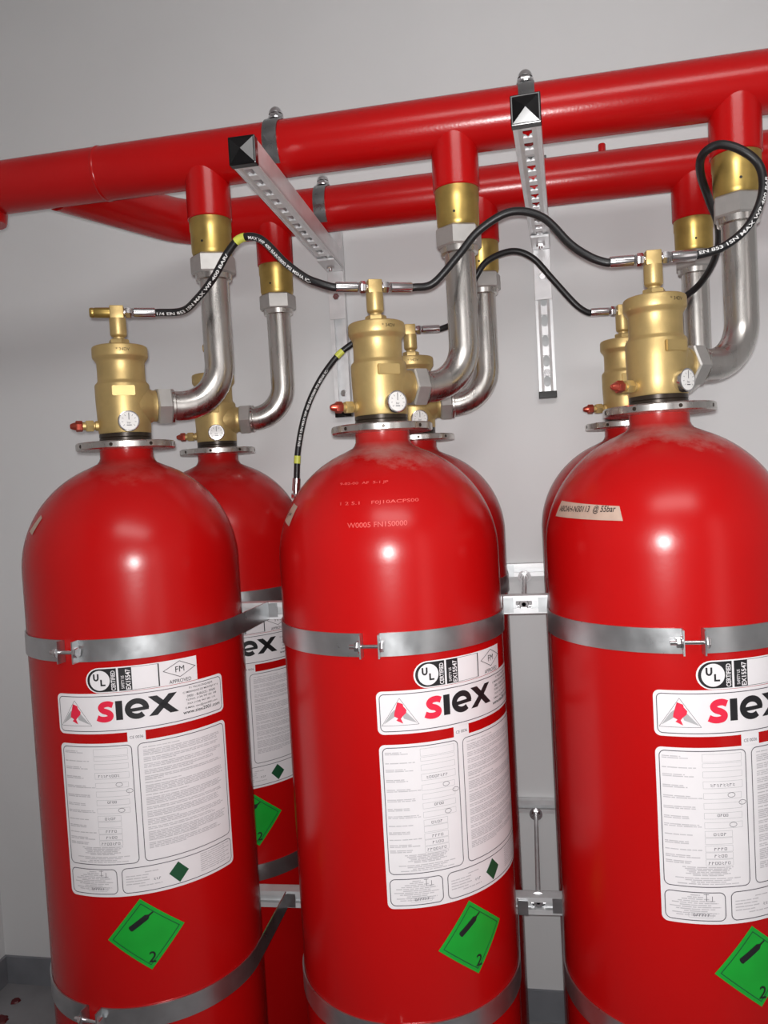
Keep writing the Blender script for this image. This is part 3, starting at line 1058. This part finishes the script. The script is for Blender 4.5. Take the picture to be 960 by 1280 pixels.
def arm(x0, y0, x1, label):
    """Cantilever arm; slotted web faces down; runs to the wall channel."""
    L = 0.575 - y0
    rz = math.atan2(-(x1 - x0), L)
    L2 = math.hypot(L, x1 - x0)
    root = empty('cantilever_arm', (x0, y0, ZH - R_H - 0.0425), rz, label=label, cat='bracket', group='slotted cantilever arms')
    obj('slotted_channel', strut(L2 - 0.001), M['zinc'], root, smooth=False)
    c = obj('end_cap', cap_bm(0.041, 0.041), M['black_plastic'], root, smooth=False)
    c['label'] = 'black square plastic end cap'
    bm = bmesh.new()                                 # foot: plate under the arm, bent down along the wall channel
    box(bm, -0.0195, 0.0195, L2 - 0.105, L2 - 0.002, -0.0055, -0.0005, None, 0.001)
    box(bm, -0.0195, 0.0195, L2 - 0.0065, L2 - 0.0015, -0.118, -0.0056, None, 0.001)
    ft = obj('foot_plate', bm, M['zinc'], root, smooth=False)
    bm = bmesh.new()
    hexnut(bm, Matrix(), 0.0095, -0.0125, -0.0056, 0.001)
    lathe(bm, [(0.0, -0.019), (0.0045, -0.018), (0.0045, -0.0126), (0.0, -0.0126)], 16)
    b = obj('foot_bolt', bm, M['chrome'], ft)
    b.location = (0, L2 - 0.055, 0)
    bm = bmesh.new()
    hexnut(bm, along((0, 0, 0), (0, -1, 0)), 0.0085, 0.0067, 0.0125, 0.001)
    b = obj('foot_bolt', bm, M['chrome'], ft)
    b.location = (0, L2, -0.066)
arm(0.266, -0.072, 0.254, 'slotted steel arm on the left, seen from below, black square end cap')
arm(0.704, -0.077, 0.737, 'slotted steel arm on the right, hanging straight in view, black pyramid end cap')

def wall_channel(x, z0, z1, open_front, label, lean=0.0):
    """Vertical strut fixed to the wall."""
    root = empty('wall_channel', (x, 0.60, z0), 0, label=label, cat='bracket', group='vertical wall channels')
    L = z1 - z0
    o = obj('channel', strut(L, 0.038, 0.0205, not open_front), M['zinc'], root, smooth=False)
    if open_front:
        o.matrix_basis = Matrix(((1, 0, 0, 0), (0, 0, -1, -0.0005), (0, 1, 0, 0), (0, 0, 0, 1)))
    else:
        o.matrix_basis = Matrix(((-1, 0, 0, 0), (0, 0, 1, -0.0215), (0, 1, 0, 0), (0, 0, 0, 1)))
    for zz, nm in ((0.0, 1), (L, -1)):
        bm = bmesh.new()
        box(bm, -0.0205, 0.0205, -0.0225, -0.0005, -0.004 if nm == 1 else -0.012, 0.012 if nm == 1 else 0.004, None, 0.0012)
        c = obj('end_cap', bm, M['black_plastic'], root, smooth=False)
        c.location.z = zz
        c['label'] = 'black plastic end cap'
    for zz in (0.055, L - 0.06):
        bm = bmesh.new()
        mt = along((0, 0, 0), (0, -1, 0))
        yy = 0.004 if open_front else 0.0216
        lathe(bm, [(0.0, yy), (0.008, yy), (0.008, yy + 0.0015), (0.0, yy + 0.0015)], 20, mt)
        hexnut(bm, mt, 0.0062, yy + 0.0015, yy + 0.006, 0.001)
        b = obj('wall_bolt', bm, M['chrome'], root)
        b.location.z = zz
    return root
wall_channel(0.252, 1.49, 2.012, True, 'open vertical channel on the wall left of the middle brass valve')
wall_channel(0.737, 1.500, 2.04, False, 'perforated vertical channel on the wall below the right arm, black bottom cap')

# ------------------------------------------------------------------ pipe clamps
def pipe_clamp(x, y, label):
    root = empty('pipe_clamp', (x, y, ZH), 0, label=label, cat='clamp', group='pipe clamps on the manifolds')
    bm = bmesh.new()
    r0, r1, w = R_H + 0.0006, R_H + 0.0034, 0.013
    pts = []
    angs = [rad(-48 + 276 * k / 40) for k in range(41)]
    prev = None
    for a in angs:
        q = [bm.verts.new((sx * w, rr * math.cos(a), rr * math.sin(a))) for sx, rr in ((-1, r0), (-1, r1), (1, r1), (1, r0))]
        if prev:
            for k in range(4):
                bm.faces.new((prev[k], prev[(k + 1) % 4], q[(k + 1) % 4], q[k]))
        else:
            bm.faces.new(q)
        prev = q
    bm.faces.new(prev[::-1])
    bmesh.ops.recalc_face_normals(bm, faces=bm.faces[:])
    obj('strap', bm, M['zinc_dark_reflection'], root)
    bm = bmesh.new()
    lathe(bm, [(0.0, 0.0), (0.0155, 0.0), (0.0155, 0.0025), (0.0, 0.0025)], 24, Matrix.Translation((0, 0, R_H + 0.0034)))
    hexnut(bm, Matrix.Translation((0, 0, R_H + 0.0034)), 0.0135, 0.0025, 0.0105, 0.0012)
    lathe(bm, [(0.0125, 0.0105)] + [(0.0125 * math.cos(rad(a)), 0.0105 + 0.0135 * math.sin(rad(a))) for a in range(10, 90, 10)] + [(0.0, 0.024)], 28, Matrix.Translation((0, 0, R_H + 0.0034)), cap=False)
    obj('dome_nut', bm, M['chrome'], root)
pipe_clamp(0.272, YF, 'metal pipe clamp with dome nut on the front manifold above the left arm')
pipe_clamp(0.709, YF, 'metal pipe clamp with dome nut on the front manifold above the right arm')
pipe_clamp(0.272, YR, 'metal pipe clamp round the rear manifold at the left arm')

# ------------------------------------------------------------------ rails, rods and straps that hold the cylinders
def rail(x0, x1, z0, z1, yb, h, d, label, grp):
    """Strut lying along X with its open side to the room; back face at y = yb."""
    root = empty('support_rail', (x0, yb, z0), 0, label=label, cat='rail', group=grp)
    root.rotation_euler.y = -math.atan2(z1 - z0, x1 - x0)
    o = obj('channel', strut(x1 - x0, h, d, False, 0.0022), M['zinc'], root, smooth=False)
    o.matrix_basis = Matrix(((0, 1, 0, 0), (0, 0, -1, 0), (1, 0, 0, 0), (0, 0, 0, 1)))
    return root
MIDB = 0.2085
rail(-0.155, 1.12, 1.086, 1.086, MIDB, 0.033, 0.0260, 'upper galvanised rail between the two rows of cylinders', 'rails between the rows')
rail(-0.155, 1.12, 0.5020, 0.5260, MIDB, 0.033, 0.0260, 'lower galvanised rail between the two rows of cylinders', 'rails between the rows')
rail(-0.10, 1.12, 1.1000, 1.1000, 0.5998, 0.030, 0.0205, 'upper galvanised rail on the wall behind the rear row', 'rails on the wall')
rail(-0.10, 1.12, 0.5350, 0.5350, 0.5998, 0.030, 0.0205, 'lower galvanised rail on the wall behind the rear row', 'rails on the wall')

def rod(z, label):
    x = 0.664
    root = empty('threaded_rod', (x, 0.20, z), 0, label=label, cat='rod', group='threaded rods')
    L = 0.5975 - 0.20
    bm = bmesh.new()
    prof = [(0.0, -0.012)]
    n = 120
    for k in range(n):
        zz = -0.012 + (L + 0.010) * k / n
        prof.append((0.0046 if k % 2 else 0.0040, zz))
    prof.append((0.0, L - 0.002))
    mt = along((0, 0, 0), (0, 1, 0))
    lathe(bm, prof, 14, mt)
    obj('rod_shaft', bm, M['zinc'], root)
    for a, b, nm in ((-0.0020, -0.012, 'front_nut'), (0.3700, 0.362, 'back_nut')):
        bm = bmesh.new()
        lo, hi = min(a, b), max(a, b)
        hexnut(bm, mt, 0.0095, lo, hi, 0.001)
        s0 = hi if nm == 'front_nut' else hi
        lathe(bm, [(0.0, s0), (0.0150, s0), (0.0150, s0 + 0.0020), (0.0, s0 + 0.0020)], 28, mt)
        obj('washer_nut', bm, M['chrome'], root)
rod(1.0855, 'threaded rod joining the upper rails, right of the middle cylinder')
rod(0.5215, 'threaded rod joining the lower rails, right of the middle cylinder')

def strap(key, z, gap, railz, railx, yrail, label, lift=(0.0, 0.0)):
    """Two band halves round the front of a cylinder, bolted together, tails running back to the rail."""
    cx, cy = CYL[key].location.x, CYL[key].location.y
    root = empty('retaining_strap', (cx, cy, z), 0, label=label, cat='strap', group='cylinder straps')
    h, t = 0.0170, 0.0022
    r0 = RC + 0.0006
    g = rad(gap)
    half = 0.0115 / RC
    for s in (-1, 1):
        # plan path: ear, arc from the gap to the tangent point, straight tail to the rail
        P = Vector((s * railx, yrail - cy - 0.0015))
        d = P.length
        ta = math.acos(r0 / d)
        pa = math.atan2(P.y, P.x)
        th = pa - s * ta                            # polar angle of tangent point
        tang = th + PI / 2                          # angle from -Y
        tang = math.atan2(math.sin(tang), math.cos(tang))
        a0 = g + s * half
        path = []
        n = 44
        for k in range(n + 1):
            a = a0 + (tang - a0) * k / n
            path.append((Vector((r0 * math.sin(a), -r0 * math.cos(a))), Vector((math.sin(a), -math.cos(a))), 0.0))
        ln = path[-1][1]
        tp_ = path[-1][0]
        for k in (1, 2, 3, 4):
            path.append((tp_.lerp(P, k / 4), ln, (railz - z) * k / 4))
        # foot bent flat against the rail
        bm = bmesh.new()
        prev = None
        for p, nn, dz in path:
            q = [bm.verts.new((p.x + nn.x * tt, p.y + nn.y * tt, hz + dz)) for tt, hz in ((0, -h), (t, -h), (t, h), (0, h))]
            if prev:
                for k in range(4):
                    bm.faces.new((prev[k], prev[(k + 1) % 4], q[(k + 1) % 4], q[k]))
            else:
                bm.faces.new(q)
            prev = q
        bm.faces.new(prev[::-1])
        # ear turned out at the gap
        a = a0
        nrm = Vector((math.sin(a), -math.cos(a), 0)); tg = Vector((math.cos(a), math.sin(a), 0)) * s
        base = nrm * r0
        mt = Matrix(((tg.x, nrm.x, 0, base.x), (tg.y, nrm.y, 0, base.y), (0, 0, 1, 0), (0, 0, 0, 1)))
        box(bm, 0.0, t, 0.0008, 0.0165, -h, h, mt)
        # foot
        dz = railz - z
        box(bm, min(P.x, P.x + s * 0.020), max(P.x, P.x + s * 0.020), P.y - t, P.y - 0.0002, dz - h * 0.8, dz + h * 0.8)
        bmesh.ops.recalc_face_normals(bm, faces=bm.faces[:])
        obj('band_half', bm, M['zinc_band'], root, smooth=True, angle=30)
    a = g
    nrm = Vector((math.sin(a), -math.cos(a), 0)); tg = Vector((math.cos(a), math.sin(a), 0))
    mt = along(nrm * (RC + 0.0108), tg)
    bm = bmesh.new()
    lathe(bm, [(0.0, -0.030), (0.0032, -0.030), (0.0032, 0.016), (0.0, 0.016)], 14, mt)
    hexnut(bm, mt, 0.0082, 0.0145, 0.0200, 0.001, 0.2)
    bo = obj('clamp_bolt', bm, M['chrome'], root)
    bm = bmesh.new()
    lathe(bm, [(0.0035, -0.0162), (0.0095, -0.0162), (0.0095, -0.0145), (0.0035, -0.0145)], 20, mt)
    hexnut(bm, mt, 0.0072, -0.0225, -0.0162, 0.001)
    obj('clamp_nut', bm, M['chrome'], bo)
YM = MIDB - 0.0260
strap('FL', 1.0935, -5.5, 1.088, 0.175, YM, 'upper metal strap round the front left cylinder')
strap('FM', 1.0945, 0.0, 1.086, 0.175, YM, 'upper metal strap round the middle front cylinder, bolt gap in front')
strap('FR', 1.0935, 0.5, 1.086, 0.175, YM, 'upper metal strap round the front right cylinder')
strap('FL', 0.5120, -7.0, 0.508, 0.175, YM, 'lower metal strap round the front left cylinder, its tail reaching the lower rail')
strap('FM', 0.5165, 0.0, 0.515, 0.175, YM, 'lower metal strap at the foot of the middle front cylinder')
strap('FR', 0.5190, 0.0, 0.521, 0.175, YM, 'lower metal strap at bottom edge of the front right cylinder')
YW = 0.5998 - 0.0205
strap('RL', 1.1000, -64.0, 1.100, 0.170, YW, 'upper strap round the rear left cylinder, above its half hidden label')
strap('RM', 1.1000, -62.0, 1.100, 0.170, YW, 'upper strap round the rear middle cylinder, seen edge on')
strap('RL', 0.5300, -64.0, 0.535, 0.170, YW, 'lower strap round the rear left cylinder, below its green sticker')

# ------------------------------------------------------------------ hoses
R_HOSE = 0.0064
def tee_end(key, s):
    x, y = CYL[key].location.x, CYL[key].location.y
    az = [rad(c[7]) for c in CYLS if c[0] == key][0]
    d = Vector((math.cos(az), math.sin(az), 0)) * s
    return Vector((x, y, ZT)), d

def ferrule(p, d, root):
    """Crimped steel sleeve from the union nut outwards, along d."""
    bm = bmesh.new()
    mt = along(p, d)
    lathe(bm, [(0.0, 0.0236), (0.0052, 0.0236), (0.0058, 0.026), (0.0058, 0.0275), (0.0082, 0.0285), (0.0082, 0.0625), (0.0076, 0.0640), (0.0, 0.0640)], 24, mt)
    hexnut(bm, mt, 0.0080, 0.0245, 0.0275, 0.0008)
    return obj('crimp_sleeve', bm, M['chrome'], root)

def hose(label, start, pts, end, text=None, tags=(), tail=None, tside=None):
    root = empty('pilot_hose', (0, 0, 0), 0, label=label, cat='hose', group='black pilot hoses')
    P = []
    p, d = tee_end(*start)
    root.location = p
    off = p.copy()
    ferrule(p - off, d, root)
    P += [p + d * 0.058, p + d * 0.069]
    P += [Vector(q) for q in pts]
    if end:
        p2, d2 = tee_end(*end)
        ferrule(p2 - off, d2, root)
        P += [p2 + d2 * 0.069, p2 + d2 * 0.058]
    path = [q - off for q in catmull(P, 10)]
    bm = bmesh.new()
    tube(bm, path, R_HOSE, 16)
    hs = obj('hose_tube', bm, M['rubber'], root)
    # arc length lookup
    S_ = [0.0]
    for a, b in zip(path, path[1:]):
        S_.append(S_[-1] + (b - a).length)
    def at(s):
        s = max(0.0, min(s, S_[-1] - 1e-6))
        k = max(i for i in range(len(S_)) if S_[i] <= s)
        k = min(k, len(path) - 2)
        f = (s - S_[k]) / max(1e-9, S_[k + 1] - S_[k])
        t = (path[min(k + 2, len(path) - 1)] - path[max(k - 1, 0)]).normalized()
        return path[k].lerp(path[k + 1], f), t
    for a, b in tags:
        bm = bmesh.new()
        tube(bm, [at(a + (b - a) * k / 5)[0] for k in range(6)], R_HOSE + 0.0007, 16)
        o = obj('hose_tag', bm, M['yellow'], root)
        o['label'] = 'yellow sleeve band'
    if text:
        for a, b, s, side in text:
            rev = s.startswith('<')
            s = s.lstrip('<')
            bm = bmesh.new()
            text2(bm, s, 0.0, -0.0030, h=0.0052, width=b - a, bold=0.02)
            def fn(u, v):
                c, t = at(a + u)
                if rev:
                    c, t = at(b - u)
                    t = -t
                up = side - t * side.dot(t)
                up.normalize()
                sd = t.cross(up)                     # print faces along 'side'
                ang = v / R_HOSE
                return c + (up * math.cos(ang) + sd * -math.sin(ang)) * (R_HOSE + 0.0004)
            wrap(bm, fn, 0.006, 0.0015)
            o = obj('hose_print', bm, M['hose_print'], hs)
    if tail:
        a, b = path[-2], path[-1]
        d = (b - a).normalized()
        bm = bmesh.new()
        mt = along(b - d * 0.004, d)
        lathe(bm, [(0.0, 0.0), (0.0082, 0.0), (0.0082, 0.026), (0.0058, 0.028), (0.0058, 0.032), (0.0, 0.032)], 24, mt)
        hexnut(bm, mt, 0.0095, 0.032, 0.042, 0.001)
        obj('crimp_sleeve', bm, M['chrome'], root)
    return root
FRONT = Vector((0.15, -0.86, -0.5)).normalized()
hose('black hose with yellow tag joining the left and middle front valves', ('FL', 1),
     [(0.102, 0.030, 1.644), (0.138, 0.012, 1.657), (0.177, -0.004, 1.685), (0.210, -0.012, 1.724), (0.236, -0.016, 1.742), (0.270, -0.018, 1.735), (0.310, -0.024, 1.692), (0.343, -0.027, 1.664), (0.364, -0.028, 1.653)], ('FM', -1),
     [(0.010, 0.195, '1/4 EN 853 1SN MAX WP 400 BAR/', FRONT), (0.246, 0.385, 'MAX WP 400 BAR/5800 PSI MSHA IC-', FRONT)], [(0.220, 0.238)])
hose('plain black hose arching between the middle and right front valves', ('FM', 1),
     [(0.545, 0.030, 1.648), (0.588, 0.028, 1.688), (0.624, 0.026, 1.724), (0.675, 0.020, 1.745), (0.724, 0.014, 1.729), (0.764, 0.006, 1.681), (0.793, 0.0, 1.656)], ('FR', -1))
hose('black hose curling in a loop at the right edge', ('FR', 1),
     [(0.988, 0.004, 1.652), (1.022, 0.0, 1.677), (1.043, 0.0, 1.719), (1.045, 0.01, 1.764), (1.023, 0.012, 1.792), (0.992, 0.022, 1.810), (0.971, 0.04, 1.804), (0.976, 0.08, 1.790), (1.001, 0.14, 1.766), (1.031, 0.21, 1.738), (1.043, 0.29, 1.708), (1.028, 0.36, 1.675), (0.990, 0.395, 1.652)], ('RR', 1),
     [(0.010, 0.165, 'EN 853 1SN MAX WP 400 BAR', Vector((0.5, -0.8, 0.3)).normalized())])
hose('thin looking black hose joining the rear middle and rear right valves', ('RM', 1),
     [(0.545, 0.400, 1.654), (0.573, 0.368, 1.688), (0.598, 0.350, 1.731), (0.624, 0.350, 1.761), (0.672, 0.360, 1.777), (0.712, 0.368, 1.762), (0.748, 0.373, 1.719), (0.780, 0.375, 1.678), (0.800, 0.378, 1.656)], ('RR', -1))
hose('black hose with two yellow tags dropping behind the middle cylinder', ('RM', -1),
     [(0.364, 0.365, 1.636), (0.330, 0.355, 1.618), (0.297, 0.350, 1.593), (0.258, 0.340, 1.542), (0.229, 0.330, 1.481), (0.211, 0.320, 1.406), (0.203, 0.320, 1.339)], None,
     [(0.150, 0.325, '<EN 853 1SN MAX WP 400 BAR/5800 PSI MSHA IC-', FRONT)], [(0.098, 0.116), (0.345, 0.361)], tail=True)

# ------------------------------------------------------------------ dried paint on the floor by the left wall
def blob(x, y, r, label):
    bm = bmesh.new()
    rng = random.Random(int(x * 1000))
    n = 18
    R = [r * rng.uniform(0.75, 1.15) for _ in range(n)]
    lo = [bm.verts.new((R[k] * math.cos(2 * PI * k / n), R[k] * math.sin(2 * PI * k / n), 0.0003)) for k in range(n)]
    hi = [bm.verts.new((0.8 * R[k] * math.cos(2 * PI * k / n), 0.8 * R[k] * math.sin(2 * PI * k / n), 0.0045)) for k in range(n)]
    for k in range(n):
        bm.faces.new((lo[k], lo[(k + 1) % n], hi[(k + 1) % n], hi[k]))
    bm.faces.new(hi)
    bm.faces.new(lo[::-1])
    o = obj('paint_blob', bm, M['paint_blob'])
    o.location = (x, y, 0)
    tag(o, label, 'paint', 'dried paint blobs')
blob(-0.719, 0.524, 0.0125, 'small round blob of dried dark red paint near the left corner')
blob(-0.712, 0.452, 0.0230, 'larger blob of dried dark red paint at the bottom left edge')
